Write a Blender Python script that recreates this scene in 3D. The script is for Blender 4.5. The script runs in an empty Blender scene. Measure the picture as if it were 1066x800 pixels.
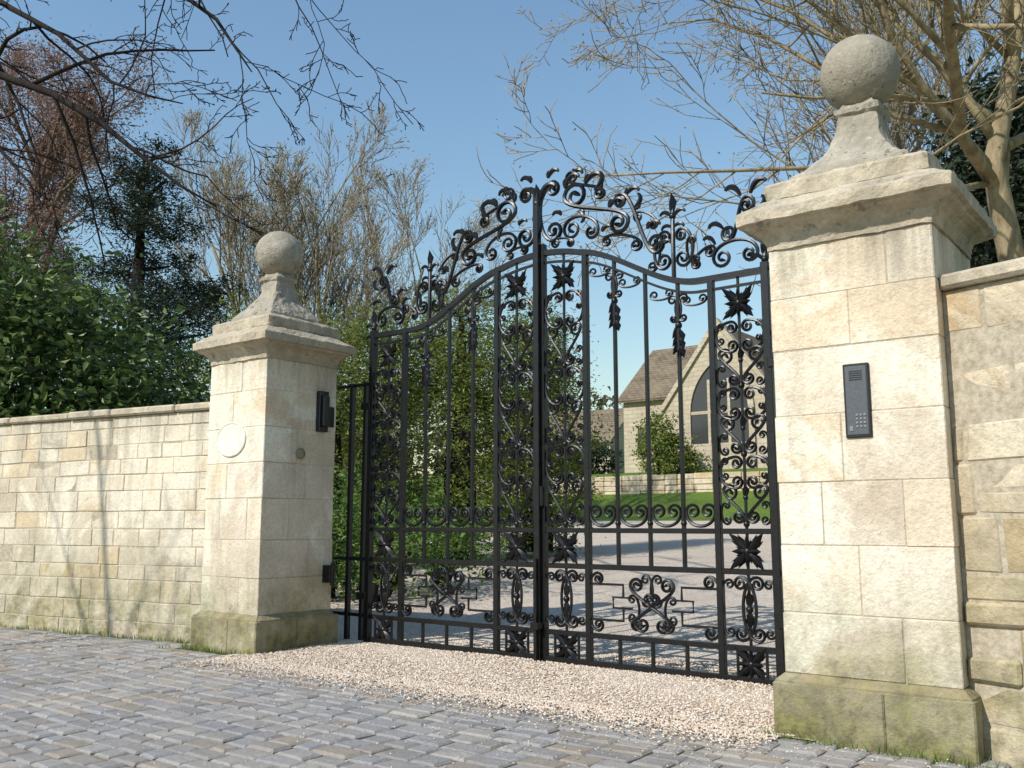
import bpy, bmesh, math, random
import numpy as np
from mathutils import Vector, noise
random.seed(7); RNG=np.random.default_rng(7)
sc=bpy.context.scene
TH=math.radians(37.4); CT,ST=math.cos(TH),math.sin(TH); PP=math.radians(8.5); FPX=970.
def W(r,F): return (r*CT-F*ST, r*ST+F*CT)
def P(x,y,F):
    d=(400-y)/FPX; U=math.sin(PP)+d*math.cos(PP); Fd=math.cos(PP)-d*math.sin(PP)
    X,Y=W((x-533)/FPX/Fd*F,F); return Vector((X,Y,1+F*U/Fd))
# ---------------- materials
class N:
    def __init__(s,name):
        s.m=bpy.data.materials.new(name); s.m.use_nodes=True; s.t=s.m.node_tree; s.t.nodes.clear()
        s.out=s.add('ShaderNodeOutputMaterial'); s.b=s.add('ShaderNodeBsdfPrincipled')
        s.l(s.b.outputs[0],s.out.inputs[0]); s.tc=s.add('ShaderNodeTexCoord'); s.geo=s.add('ShaderNodeNewGeometry')
    def add(s,t,**k):
        n=s.t.nodes.new(t)
        for a,b in k.items(): setattr(n,a,b)
        return n
    def l(s,a,b): s.t.links.new(a,b)
    def co(s,scale=(1,1,1)):
        m=s.add('ShaderNodeMapping'); s.l(s.tc.outputs['Object'],m.inputs[0]); m.inputs['Scale'].default_value=scale; return m.outputs[0]
    def noise(s,sc,det=4,rough=.6,vec=None,dist=0):
        n=s.add('ShaderNodeTexNoise'); n.inputs['Scale'].default_value=sc; n.inputs['Detail'].default_value=min(det,5)
        n.inputs['Roughness'].default_value=rough; n.inputs['Distortion'].default_value=dist
        s.l(vec if vec else s.tc.outputs['Object'],n.inputs['Vector']); return n.outputs['Fac']
    def ramp(s,f,stops):
        r=s.add('ShaderNodeValToRGB'); s.l(f,r.inputs[0]); e=r.color_ramp.elements
        while len(e)<len(stops): e.new(.5)
        for i,(p,c) in enumerate(stops):
            e[i].position=p; e[i].color=(c,c,c,1) if isinstance(c,(int,float)) else (*c,1)
        return r.outputs[0]
    def mix(s,f,a,b,bt='MIX'):
        n=s.add('ShaderNodeMix',data_type='RGBA',blend_type=bt)
        if isinstance(f,(int,float)): n.inputs[0].default_value=f
        else: s.l(f,n.inputs[0])
        for v,i in((a,6),(b,7)):
            if isinstance(v,tuple): n.inputs[i].default_value=(*v,1)
            else: s.l(v,n.inputs[i])
        return n.outputs[2]
    def math(s,op,a,b=0.):
        n=s.add('ShaderNodeMath',operation=op)
        for v,i in((a,0),(b,1)):
            if isinstance(v,(int,float)): n.inputs[i].default_value=v
            else: s.l(v,n.inputs[i])
        return n.outputs[0]
    def z(s,a,b,fa,fb):
        x=s.add('ShaderNodeSeparateXYZ'); s.l(s.tc.outputs['Object'],x.inputs[0])
        m=s.add('ShaderNodeMapRange'); s.l(x.outputs[2],m.inputs[0])
        for i,v in enumerate((a,b,fa,fb)): m.inputs[i+1].default_value=v
        return m.outputs[0]
    def bump(s,h,st,dist=.01):
        n=s.add('ShaderNodeBump'); n.inputs['Strength'].default_value=st; n.inputs['Distance'].default_value=dist
        s.l(h,n.inputs['Height']); s.l(n.outputs[0],s.b.inputs['Normal'])
    def fin(s,col,rough=.9,spec=.3):
        if isinstance(col,tuple): s.b.inputs['Base Color'].default_value=(*col,1)
        else: s.l(col,s.b.inputs['Base Color'])
        if isinstance(rough,(int,float)): s.b.inputs['Roughness'].default_value=rough
        else: s.l(rough,s.b.inputs['Roughness'])
        s.b.inputs['Specular IOR Level'].default_value=spec; return s.m
def stone(name,light,mid,dark,mosslo=.1,mosshi=.6,mossamt=1.,lichen=0.,mosscol=(.21,.20,.065),topz=None):
    n=N(name); isl=n.geo.outputs['Random Per Island']
    c=n.mix(isl,light,mid)
    c=n.mix(n.ramp(n.noise(1.7,5,.65),[(.40,0.),(.68,.85)]),c,dark)
    hue=n.ramp(n.math('FRACT',n.math('MULTIPLY',isl,7.3)),[(0,(.84,.81,.79)),(.35,(1,1,1)),(.7,(1.0,.97,.93)),(1,(1.0,.87,.70))])
    c=n.mix(.9,c,hue,'MULTIPLY')
    c=n.mix(n.ramp(n.noise(.9,5,.7,None,1.2),[(.48,0.),(.56,.7)]),c,tuple(min(.85,v*1.10) for v in light))
    st=n.noise(1.,5,.65,n.co((6,6,.8)))
    c=n.mix(n.ramp(st,[(.52,0.),(.76,.6)]),c,tuple(v*.45 for v in mid))
    c=n.mix(n.ramp(n.noise(38,5,.75),[(.45,.0),(.74,.42)]),c,tuple(v*.45 for v in dark))
    if lichen>0:
        c=n.mix(n.ramp(n.noise(7,5,.75),[(.45-lichen*.25,0.),(.62,lichen)]),c,(.235,.215,.17))
        c=n.mix(n.ramp(n.noise(21,4,.7),[(.60,0.),(.66,lichen*.8)]),c,(.50,.48,.40))
        c=n.mix(n.ramp(n.noise(13,4,.7),[(.60,0.),(.65,lichen*.85)]),c,(.06,.052,.042))
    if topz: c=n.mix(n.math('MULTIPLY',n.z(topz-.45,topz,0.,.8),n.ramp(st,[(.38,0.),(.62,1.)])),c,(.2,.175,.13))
    if mossamt>0:
        z=n.z(mosslo,mosshi,1.,0.); f=n.math('MULTIPLY',z,n.ramp(n.noise(4,5,.7),[(.3,.15),(.58,1.)]))
        c=n.mix(n.math('MULTIPLY',f,mossamt),c,n.mix(n.ramp(n.noise(15),[(.4,0.),(.6,1.)]),mosscol,tuple(x*.4 for x in mosscol)))
    h=n.math('ADD',n.math('MULTIPLY',n.noise(9,5,.6),1.2),n.math('MULTIPLY',n.noise(60,4,.7),.7))
    n.bump(h,.65,.018)
    return n.fin(c,.92,.2)
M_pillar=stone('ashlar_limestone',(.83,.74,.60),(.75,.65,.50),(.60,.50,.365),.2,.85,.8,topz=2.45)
M_plinth=stone('plinth_limestone',(.48,.42,.29),(.42,.36,.23),(.27,.23,.14),.0,.8,.9,.4)
M_cap=stone('weathered_cap_stone',(.64,.55,.41),(.58,.49,.345),(.38,.31,.21),0,1,0,.5)
M_ball=stone('lichen_ball_stone',(.50,.45,.36),(.46,.41,.32),(.31,.26,.19),0,1,0,.7)
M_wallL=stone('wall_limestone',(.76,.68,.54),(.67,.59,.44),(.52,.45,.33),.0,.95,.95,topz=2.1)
M_wallR=stone('rubble_limestone',(.72,.62,.46),(.60,.49,.33),(.44,.355,.235),.0,1.5,.75,.28)
def simple(name,c,r=.8,spec=.3,noise_s=None,c2=None,b=0):
    n=N(name); col=c
    if noise_s: col=n.mix(n.ramp(n.noise(noise_s,5,.65),[(.35,0.),(.65,1.)]),c,c2)
    if b: n.bump(n.noise((noise_s or 20)*3,5,.7),b,.01)
    return n.fin(col,r,spec)
M_mortar=simple('lime_mortar',(.52,.45,.34),.95,.1,30,(.32,.27,.19),.5)
M_iron=simple('black_gloss_iron',(.004,.004,.005),.36,.4,14,(.010,.009,.009),.15)
M_plaque=simple('plaque_stone',(.74,.69,.61),.8,.2,12,(.62,.57,.47),.2)
M_steel=simple('dark_steel',(.07,.075,.085),.38,.5,60,(.09,.095,.1),.05)
M_black=simple('black_plastic',(.012,.012,.013),.35,.5)
M_key=simple('keypad_grey',(.2,.2,.21),.4,.5)
M_glass=simple('dark_window_glass',(.05,.05,.05),.2,.5)
def leafmat(name,a,b,tr=.3,rough=.55):
    n=N(name); i=n.geo.outputs['Random Per Island']
    c=n.mix(i,a,b)
    n.fin(c,rough,.3); t=n.add('ShaderNodeBsdfTranslucent'); n.l(c,t.inputs[0]); m=n.add('ShaderNodeMixShader'); m.inputs[0].default_value=tr
    n.l(n.b.outputs[0],m.inputs[1]); n.l(t.outputs[0],m.inputs[2]); n.l(m.outputs[0],n.out.inputs[0]); return n.m
M_yew=leafmat('yew_foliage',(.055,.10,.022),(.29,.32,.065))
M_laurel=leafmat('laurel_foliage',(.05,.09,.028),(.16,.22,.06),.25,.4)
M_cedar=leafmat('cedar_foliage',(.012,.024,.014),(.04,.055,.03),.1)
M_holly=leafmat('holly_foliage',(.018,.032,.018),(.045,.06,.03),.15)
M_copper=leafmat('copper_beech_buds',(.24,.135,.105),(.36,.225,.18))
M_bud=leafmat('spring_buds',(.30,.27,.10),(.40,.33,.16))
M_dist=leafmat('distant_foliage',(.08,.10,.05),(.20,.17,.11))
M_grassb=leafmat('grass_blades',(.09,.16,.03),(.20,.28,.06))
M_shrub=leafmat('low_shrub_foliage',(.06,.13,.025),(.17,.25,.05))
def bark(name,a,b):
    n=N(name); c=n.mix(n.ramp(n.noise(6,4,.7,n.co((1,1,.35))),[(.35,0.),(.65,1.)]),a,b); n.bump(n.noise(14,4,.7,n.co((1,1,.3))),.7,.03); return n.fin(c,.95,.1)
M_barkD=bark('dark_bark',(.018,.015,.014),(.038,.03,.026))
M_barkY=bark('yellow_lichen_bark',(.17,.13,.075),(.36,.29,.175))
M_barkB=bark('brown_bark',(.17,.14,.095),(.30,.25,.17))
M_barkR=bark('beech_bark',(.13,.085,.07),(.22,.155,.125))
def settm():
    n=N('granite_setts'); i=n.geo.outputs['Random Per Island']
    c=n.ramp(i,[(0,(.29,.275,.26)),(.25,(.36,.335,.31)),(.45,(.31,.31,.315)),(.65,(.42,.385,.34)),(.8,(.25,.245,.245)),(.93,(.37,.305,.24)),(1,(.31,.27,.22))])
    c=n.mix(n.ramp(n.noise(45,5,.7),[(.35,0.),(.7,.55)]),c,(.17,.155,.14))
    c=n.mix(n.ramp(n.noise(.8,4,.6),[(.48,0.),(.68,.5)]),c,(.44,.385,.31))
    c=n.mix(n.ramp(n.noise(2.2,5,.7),[(.56,0.),(.7,.4)]),c,(.15,.14,.12))
    n.bump(n.math('ADD',n.noise(30,5,.7),n.math('MULTIPLY',n.noise(120,4,.7),.4)),.8,.012); return n.fin(c,.72,.3)
M_sett=settm()
M_joint=simple('road_joint_grit',(.36,.31,.235),.95,.1,50,(.15,.13,.09),.8)
def gravelm(name):
    n=N(name); v=n.add('ShaderNodeTexVoronoi'); v.inputs['Scale'].default_value=60; n.l(n.tc.outputs['Object'],v.inputs['Vector'])
    s=n.add('ShaderNodeSeparateColor'); n.l(v.outputs['Color'],s.inputs[0])
    c=n.ramp(s.outputs[0],[(0,(.44,.355,.275)),(.5,(.60,.51,.41)),(1,(.70,.62,.53))])
    c=n.mix(n.ramp(n.noise(.9,5,.65),[(.4,0.),(.7,.45)]),c,(.40,.32,.245)); n.bump(v.outputs['Distance'],1.,.015); return n.fin(c,.9,.2)
M_gravel=gravelm('pea_gravel'); 
n=N('gravel_stones'); M_stones=n.fin(n.ramp(n.geo.outputs['Random Per Island'],[(0,(.38,.275,.195)),(.4,(.56,.445,.335)),(.75,(.64,.54,.43)),(1,(.70,.64,.55))]),.8,.3)
def grassm():
    n=N('grass'); c=n.mix(n.ramp(n.noise(.6,5,.7),[(.35,0.),(.65,1.)]),(.10,.165,.03),(.19,.27,.05)); c=n.mix(n.ramp(n.noise(25,5,.7),[(.4,0.),(.7,.6)]),c,(.06,.09,.018))
    n.bump(n.noise(30,5,.8),1.,.06); return n.fin(c,.95,.1)
M_grass=grassm()
def brickm(name,c1,c2,mo,bw,rh,ms,stain):
    n=N(name); b=n.add('ShaderNodeTexBrick'); n.l(n.tc.outputs['UV'],b.inputs[0])
    for k,v in (('Color1',c1),('Color2',c2),('Mortar',mo)): b.inputs[k].default_value=(*v,1)
    b.inputs['Scale'].default_value=1.; b.inputs['Brick Width'].default_value=bw; b.inputs['Row Height'].default_value=rh; b.inputs['Mortar Size'].default_value=ms
    c=n.mix(n.ramp(n.noise(.9,5,.7),[(.4,0.),(.68,.6)]),b.outputs[0],stain); n.bump(b.outputs['Fac'],-.6,.04); return n.fin(c,.92,.1)
M_roof=brickm('stone_roof_tiles',(.21,.16,.105),(.14,.11,.075),(.055,.045,.035),.35,.22,.02,(.26,.215,.145))
M_house=brickm('house_limestone',(.54,.47,.35),(.46,.39,.28),(.37,.32,.23),.5,.2,.02,(.34,.285,.205))
# ---------------- mesh builder
class MB:
    def __init__(s): s.v=[]; s.f=[]; s.mi=[]; s.m=0
    def add(s,vs,fs):
        o=len(s.v); s.v.extend([tuple(a) for a in vs]); s.f.extend([tuple(i+o for i in f) for f in fs]); s.mi.extend([s.m]*len(fs))
    def box(s,x0,x1,y0,y1,z0,z1):
        s.add([(x,y,z) for x in(x0,x1) for y in(y0,y1) for z in(z0,z1)],[(0,1,3,2),(4,6,7,5),(0,4,5,1),(2,3,7,6),(0,2,6,4),(1,5,7,3)])
    def cbox(s,x0,x1,y0,y1,z0,z1,b,T=None):
        lo=(x0,y0,z0);hi=(x1,y1,z1);vs=[];idx={}
        for sx in(0,1):
            for sy in(0,1):
                for sz in(0,1):
                    sg=(sx,sy,sz)
                    for a in range(3):
                        p=[(hi[k] if sg[k] else lo[k])+(0 if k==a else (-b if sg[k] else b)) for k in range(3)]
                        idx[(sg,a)]=len(vs); vs.append(p)
        fs=[]
        for a in range(3):
            o=[k for k in range(3) if k!=a]
            for sg in(0,1):
                q=[]
                for u,v in((0,0),(1,0),(1,1),(0,1)):
                    g=[0,0,0]; g[a]=sg; g[o[0]]=u; g[o[1]]=v; q.append(idx[(tuple(g),a)])
                fs.append(q)
            for u in(0,1):
                for v in(0,1):
                    g0=[0,0,0];g1=[0,0,0]; g0[o[0]]=g1[o[0]]=u; g0[o[1]]=g1[o[1]]=v; g1[a]=1; g0=tuple(g0);g1=tuple(g1)
                    fs.append([idx[(g0,o[0])],idx[(g1,o[0])],idx[(g1,o[1])],idx[(g0,o[1])]])
        for sx in(0,1):
            for sy in(0,1):
                for sz in(0,1): fs.append([idx[((sx,sy,sz),a)] for a in range(3)])
        if T: vs=[T(*p) for p in vs]
        s.add(vs,fs)
    def tube(s,pts,rad,sides=6,flat=1.):
        pts=[Vector(p) for p in pts]; n=len(pts)
        if n<2: return
        if isinstance(rad,(int,float)): rad=[rad]*n
        t0=(pts[1]-pts[0]).normalized(); a=Vector((0,1,0)) if abs(t0.y)<.9 else Vector((1,0,0))
        nn=t0.cross(a).normalized(); vs=[];
        cs=[(math.cos(2*math.pi*k/sides+.785),math.sin(2*math.pi*k/sides+.785)) for k in range(sides)]
        for i in range(n):
            t=(pts[min(i+1,n-1)]-pts[max(i-1,0)])
            if t.length<1e-9: t=t0
            t=t.normalized(); nn=(nn-t*nn.dot(t)); 
            if nn.length<1e-6: nn=t.orthogonal()
            nn.normalize(); bb=t.cross(nn)
            for c,d in cs: vs.append(pts[i]+nn*(c*rad[i])+bb*(d*rad[i]*flat))
        fs=[(i*sides+k,i*sides+(k+1)%sides,(i+1)*sides+(k+1)%sides,(i+1)*sides+k) for i in range(n-1) for k in range(sides)]
        fs.append(tuple(range(sides))[::-1]); fs.append(tuple((n-1)*sides+k for k in range(sides)))
        s.add(vs,fs)
    def lathe(s,c,prof,sides=24):
        vs=[];fs=[]
        for r,z in prof:
            for k in range(sides): a=2*math.pi*k/sides; vs.append((c[0]+r*math.cos(a),c[1]+r*math.sin(a),z))
        for i in range(len(prof)-1):
            for k in range(sides): fs.append((i*sides+k,i*sides+(k+1)%sides,(i+1)*sides+(k+1)%sides,(i+1)*sides+k))
        s.add(vs,fs)
    def sqlathe(s,c,prof,m=26,amp=.006,seed=0):
        vs=[];fs=[];pf=[]
        for i in range(len(prof)-1):
            (h0,z0),(h1,z1)=prof[i],prof[i+1]; k=max(1,int(math.hypot(h1-h0,z1-z0)/.025))
            for j in range(k): pf.append((h0+(h1-h0)*j/k,z0+(z1-z0)*j/k))
        pf.append(prof[-1]); S=4*m
        for h,z in pf:
            for k in range(S):
                sd=k//m; t=(k%m)/m*2-1
                x,y=((t,-1),(1,t),(-t,1),(-1,-t))[sd]; q=1-.018*(abs(x*y)**14)
                p=Vector((c[0]+x*h*q,c[1]+y*h*q,z)); d=noise.noise_vector(p*9+Vector((seed,0,0)))*amp+noise.noise_vector(p*30)*amp*.6
                ch=max(0,noise.noise(p*6+Vector((seed,5,1)))-.25)*(abs(x*y)**6)*.06
                p.x-=x*ch; p.y-=y*ch
                vs.append(p+d)
        for i in range(len(pf)-1):
            for k in range(S): fs.append((i*S+k,i*S+(k+1)%S,(i+1)*S+(k+1)%S,(i+1)*S+k))
        fs.append(tuple((len(pf)-1)*S+k for k in range(S))); s.add(vs,fs)
    def obj(s,name,mats,parent=None,smooth=False,recalc=False,uv=False,sharp=None):
        me=bpy.data.meshes.new(name); me.from_pydata(s.v,[],s.f)
        for m in (mats if isinstance(mats,list) else [mats]): me.materials.append(m)
        me.polygons.foreach_set('material_index',s.mi)
        if recalc:
            bm=bmesh.new(); bm.from_mesh(me); bmesh.ops.recalc_face_normals(bm,faces=bm.faces); bm.to_mesh(me); bm.free()
        me.polygons.foreach_set('use_smooth',[smooth]*len(me.polygons))
        if sharp: me.set_sharp_from_angle(angle=math.radians(sharp))
        if uv:
            L=me.uv_layers.new(name='UVMap')
            for p in me.polygons:
                nz=p.normal; t=Vector((0,0,1)).cross(nz)
                t=t.normalized() if t.length>.1 else Vector((1,0,0)); b=nz.cross(t)
                for li in p.loop_indices:
                    co=me.vertices[me.loops[li].vertex_index].co; L.data[li].uv=(co.dot(t),co.dot(b))
        me.update(); o=bpy.data.objects.new(name,me); sc.collection.objects.link(o)
        if parent: o.parent=parent
        return o
def npobj(name,V,Fq,mat,parent=None,smooth=False):
    me=bpy.data.meshes.new(name); k=Fq.shape[1]
    me.vertices.add(len(V)); me.vertices.foreach_set('co',V.astype(np.float32).ravel())
    me.loops.add(Fq.size); me.loops.foreach_set('vertex_index',Fq.astype(np.int32).ravel())
    me.polygons.add(len(Fq)); me.polygons.foreach_set('loop_start',np.arange(0,Fq.size,k,dtype=np.int32)); me.polygons.foreach_set('loop_total',np.full(len(Fq),k,dtype=np.int32))
    me.materials.append(mat); me.update(calc_edges=True); me.validate()
    me.polygons.foreach_set('use_smooth',[smooth]*len(me.polygons))
    o=bpy.data.objects.new(name,me); sc.collection.objects.link(o)
    if parent: o.parent=parent
    return o
def empty(name):
    o=bpy.data.objects.new(name,None); sc.collection.objects.link(o); return o
# ---------------- terrain
YK=[(-400,-.01),(5.2,-.01),(6.2,.0),(27,1.05),(28,1.2),(31,2.1),(31.6,2.65),(36,3.2),(46,3.3),(52,3.9),(80,6),(160,12),(400,16)]
def H(Y):
    for (a,b),(c,d) in zip(YK,YK[1:]):
        if Y<=c: return b+(d-b)*(Y-a)/(c-a)
    return 16
ys=sorted(set([k[0] for k in YK]+[-100,-40,-15,-5,0,4]+list(range(8,27,2))+[29,30,33,40,43,60,100,130,220,300])); xs=[-400,-200,-100,-60,-40]+list(range(-34,20,3))+[30,60,120,250,400]
mb=MB(); vs=[(x,y,H(y)) for y in ys for x in xs]; nx=len(xs)
mb.add(vs,[(j*nx+i,j*nx+i+1,(j+1)*nx+i+1,(j+1)*nx+i) for j in range(len(ys)-1) for i in range(nx-1)]); mb.obj('ground',M_grass)
def limY(X):
    if X<-6.9: return 4.80+.18*(X+6.9)
    if X>-.97: return 4.52-.29*(X+.97)
    return 4.42
mb=MB(); X=[-26+i*.5 for i in range(75)]; vs=[]
for x in X: vs+= [(x,-9,.0),(x,limY(x)+.12,.0)]
mb.add(vs,[(2*i,2*i+2,2*i+3,2*i+1) for i in range(len(X)-1)]); road=mb.obj('road',M_joint)
V=[];Fc=[]; y=-3.2
def und(x,y): return .009*noise.noise(Vector((x*.7,y*.7,3)))
while y<5:
    rd=random.uniform(.11,.145); x=-17+random.random()*.2
    while x<5:
        L=random.uniform(.12,.23); yl=limY(x+L/2); wv=.03*math.sin(x*.55)+.012*math.sin(x*1.9+1)
        if y+rd+wv<yl+.05:
            g=.0045; b=random.uniform(.009,.018); zt=.013+und(x,y)+random.gauss(0,.0022); tx,ty=random.gauss(0,.008),random.gauss(0,.014)
            j=lambda:random.uniform(-.008,.008)
            x0,x1,y0,y1=x+g,x+L-g,y+g+wv,y+rd-g+wv; o=len(V)
            C=[(x0+j(),y0+j()),(x1+j(),y0+j()),(x1+j(),y1+j()),(x0+j(),y1+j())]; cx,cy=(x0+x1)/2,(y0+y1)/2
            for (a,c) in C: V.append((a,c,-.01))
            for (a,c) in C: V.append((a,c,zt-b*.6))
            for (a,c) in C:
                a2=a+(b if a<cx else -b); c2=c+(b if c<cy else -b); V.append((a2,c2,zt+(a2-cx)*tx+(c2-cy)*ty))
            for k in range(4):
                q=(k+1)%4; Fc.append((o+k,o+q,o+4+q,o+4+k)); Fc.append((o+4+k,o+4+q,o+8+q,o+8+k))
            Fc.append((o+8,o+9,o+10,o+11))
        x+=L
    y+=rd
npobj('sett_paving',np.array(V),np.array(Fc),M_sett,road)
mb=MB(); rows=[(4.36,-6.1,-1.6),(5.2,-6.1,-1.6),(5.5,-7,-1.0),(6.2,-7.2,-.6),(8,-9,1),(10,-11.5,2),(12,-13,3),(14,-14.5,3.5),(16,-16,4),(18,-17.5,5),(20,-19,5),(22,-21,6),(24,-23,6),(26,-25,7),(27,-26,7)]
vs=[];nn=25
for Y,a,b in rows:
    for i in range(nn):
        x=a+(b-a)*i/(nn-1); vs.append((x,Y,max(H(Y),0)+.02+(.0 if Y<4.4 else .008)))
mb.add(vs,[(j*nn+i,j*nn+i+1,(j+1)*nn+i+1,(j+1)*nn+i) for j in range(len(rows)-1) for i in range(nn-1)])
drive=mb.obj('gravel_driveway',M_gravel)
def stones(n,xr,yr,zf,s,edge=None):
    x=RNG.uniform(*xr,n); y=RNG.uniform(*yr,n)
    if edge is not None: y=yr[1]-np.abs(RNG.normal(0,edge,n))
    z=zf(x,y); S=s*RNG.uniform(.55,1.3,n); a=RNG.uniform(0,6.28,n)
    B=np.array([(1,0,0),(0,.8,0),(-1,0,0),(0,-.8,0),(0,0,.65),(0,0,-.6)])
    B=B[None]*S[:,None,None]*RNG.uniform(.75,1.2,(n,6,1)); tl=RNG.uniform(-.5,.5,n)
    X=B[...,0]*np.cos(a)[:,None]-B[...,1]*np.sin(a)[:,None]; Y=B[...,0]*np.sin(a)[:,None]+B[...,1]*np.cos(a)[:,None]; Z=B[...,2]+X*tl[:,None]
    V=np.stack([X+x[:,None],Y+y[:,None],Z+z[:,None]],-1).reshape(-1,3)
    T=np.array([(0,1,4),(1,2,4),(2,3,4),(3,0,4),(1,0,5),(2,1,5),(3,2,5),(0,3,5)]); F=(T[None]+6*np.arange(n)[:,None,None]).reshape(-1,3)
    return V,F
parts=[stones(30000,(-6.0,-1.7),(4.36,6.4),lambda x,y:.027+.012*np.clip(np.sin(x*2.1+y*1.3)*np.sin(y*4+x),0,1),.0095),
 stones(11000,(-6.0,-1.75),(4.2,4.44),lambda x,y:np.full_like(x,.024),.0085,.20),
 stones(2600,(-9,0),(2.0,4.4),lambda x,y:np.full_like(x,.016),.0055,.9)]
Vv=[];Ff=[];o=0
for a,b in parts: Vv.append(a);Ff.append(b+o);o+=len(a)
npobj('loose_gravel',np.concatenate(Vv),np.concatenate(Ff),M_stones,drive)
# ---------------- pillars
def pillar(name,cx,cy,hw,dz,ballz,seed):
    random.seed(seed); root=empty(name)
    mb=MB(); h=hw+.05; s=.07
    for (a,b) in((-h,s),(s,h)):
        for (c,d) in((-h,-.02),(-.02,h)): mb.cbox(cx+a+.001,cx+b-.001,cy+c+.001,cy+d-.001,-.02,.262,.008)
    mb.sqlathe((cx,cy),[(h-.004,.25),(h-.004,.268),(hw+.008,.300)],20,.003,seed)
    mb.obj('plinth',M_plinth,root,recalc=True)
    mb=MB(); z=.298; top=2.365+dz; n=7; hs=[random.uniform(.24,.34) for _ in range(n)]; k=(top-z)/sum(hs)
    for i,hh in enumerate(hs):
        hh*=k; sx=(random.uniform(-.12,.0) if i%2 else random.uniform(.05,.18)); sy=(random.uniform(-.15,-.02) if i%2==0 else random.uniform(.02,.15))
        xx=[(-hw,sx),(sx,hw)]
        if i in(2,) : xx=[(-hw,-hw*.45),(-hw*.45,hw*.5),(hw*.5,hw)]
        if i in(4,): xx=[(-hw,hw*.999)]
        for (a,b) in xx:
            for (c,d) in((-hw,sy),(sy,hw)):
                e=random.uniform(-.003,.003); g=.001
                mb.cbox(cx+a+(g if a>-hw else e),cx+b-(g if b<hw else e),cy+c+(g if c>-hw else e),cy+d-(g if d<hw else e),z+g,z+hh-g,random.uniform(.002,.006))
        z+=hh
    mb.obj('shaft',M_pillar,root,recalc=True)
    mb=MB(); q=hw-.004; mb.box(cx-q,cx+q,cy-q,cy+q,.0,top); mb.obj('mortar_core',M_mortar,root)
    mb=MB(); D=dz
    mb.sqlathe((cx,cy),[(hw-.02,2.36+D),(hw+.012,2.362+D),(hw+.014,2.385+D),(hw+.02,2.40+D),(hw+.032,2.43+D),(hw+.058,2.455+D),(hw+.092,2.468+D),(hw+.10,2.485+D),(hw+.125,2.488+D),(hw+.128,2.545+D),(hw+.118,2.552+D),(hw+.03,2.615+D)],36,.007,seed)
    mb.obj('cornice',M_cap,root,recalc=True)
    mb=MB(); mb.sqlathe((cx,cy),[(hw-.03,2.60+D),(hw+.01,2.625+D),(hw+.012,2.70+D),(hw-.0,2.715+D),(hw-.09,2.745+D)],32,.008,seed+3)
    mb.obj('top_slab',M_cap,root,recalc=True)
    mb=MB(); r=.202; zb=ballz-r
    mb.sqlathe((cx,cy),[(hw-.095,2.735+D),(hw-.10,2.77+D),(.235,2.81+D),(.18,2.87+D),(.14,2.93+D),(.115,3.0+D),(.10,zb-.06),(.115,zb-.045),(.117,zb-.02),(.09,zb+.0),(.07,zb+.04)],20,.012,seed+5)
    mb.obj('pyramid_neck',M_ball,root,recalc=True)
    mb=MB(); mb.lathe((cx,cy),[(r*math.sin(math.pi*i/32)+1e-4,ballz-r*math.cos(math.pi*i/32)) for i in range(33)],48)
    mb.v=[tuple(Vector(v)+noise.noise_vector(Vector(v)*8)*.005+noise.noise_vector(Vector(v)*40)*.0018) for v in mb.v]
    mb.obj('ball_finial',M_ball,root,smooth=True,recalc=True)
    return root
pillar('stone_gate_pillar',-1.36,4.82,.39,0,3.357,3)
pillar('stone_gate_pillar',-6.335,4.975,.367,-.055,3.295,11)
# ---------------- walls
def wall(name,O,D,length,height,mat,cr,lr,seed,bev,pro,thick=.4,top_t=.07,warp=0):
    random.seed(seed); root=empty(name); D=Vector((*D,0)).normalized(); Nn=Vector((D.y,-D.x,0)); 
    if Nn.y>0: Nn=-Nn
    O=Vector((*O,0))
    T=lambda s,nn,z: tuple(O+D*s+Nn*nn+Vector((0,0,z)))
    def T2(s,nn,z):
        v=noise.noise_vector(Vector((s*2.3,nn*2,z*2.3)))*warp+noise.noise_vector(Vector((s*9,nn*5,z*9)))*warp*.4
        return T(s+v.x,nn+v.y*.5,z+v.z)
    mb=MB(); z=-.02; H0=height-top_t
    while z<H0-.03:
        h=random.uniform(*cr)
        if H0-(z+h)<cr[0]*.6: h=H0-z
        s=-random.random()*.2; 
        while s<length:
            L=random.uniform(*lr); a=max(s,0); b=min(s+L,length)
            if b-a>.03:
                e=random.gauss(0,pro); g=.0025
                if warp>.01 and h>.2 and random.random()<.3:
                    zm=z+h*random.uniform(.4,.6)
                    mb.cbox(a+g,b-g,-.15,e,z+g,zm-g,random.uniform(*bev),T2); mb.cbox(a+g,b-g,-.15,random.gauss(0,pro),zm+g,z+h-g,random.uniform(*bev),T2)
                else: mb.cbox(a+g,b-g,-.15,e,z+g,z+h-g,random.uniform(*bev),T2 if warp else T)
            s+=L
        z+=h
    mb.obj('wall_stones',mat,root,recalc=True)
    mb=MB(); mb.cbox(0,length,-thick,-.006,-.02,H0,.002,T); mb.obj('wall_core',M_mortar,root,recalc=True)
    mb=MB(); s=0
    while s<length:
        L=random.uniform(.5,.9); e=random.uniform(-.008,.008); mb.cbox(s+.003,min(s+L,length)-.003,-thick-.03,.045+e,H0+.002,H0+top_t+e*.5,.015,T); s+=L
    mb.obj('coping',M_cap,root,recalc=True)
wall('stone_boundary_wall',(-6.68,4.83),(-.984,-.18),16,2.04,M_wallL,(.12,.19),(.22,.5),5,(.003,.008),.003,warp=.006)
wall('stone_boundary_wall',(-.972,4.53),(.96,-.28),8,2.13,M_wallR,(.14,.30),(.18,.5),8,(.010,.016),.009,top_t=.075,warp=.022)
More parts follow.
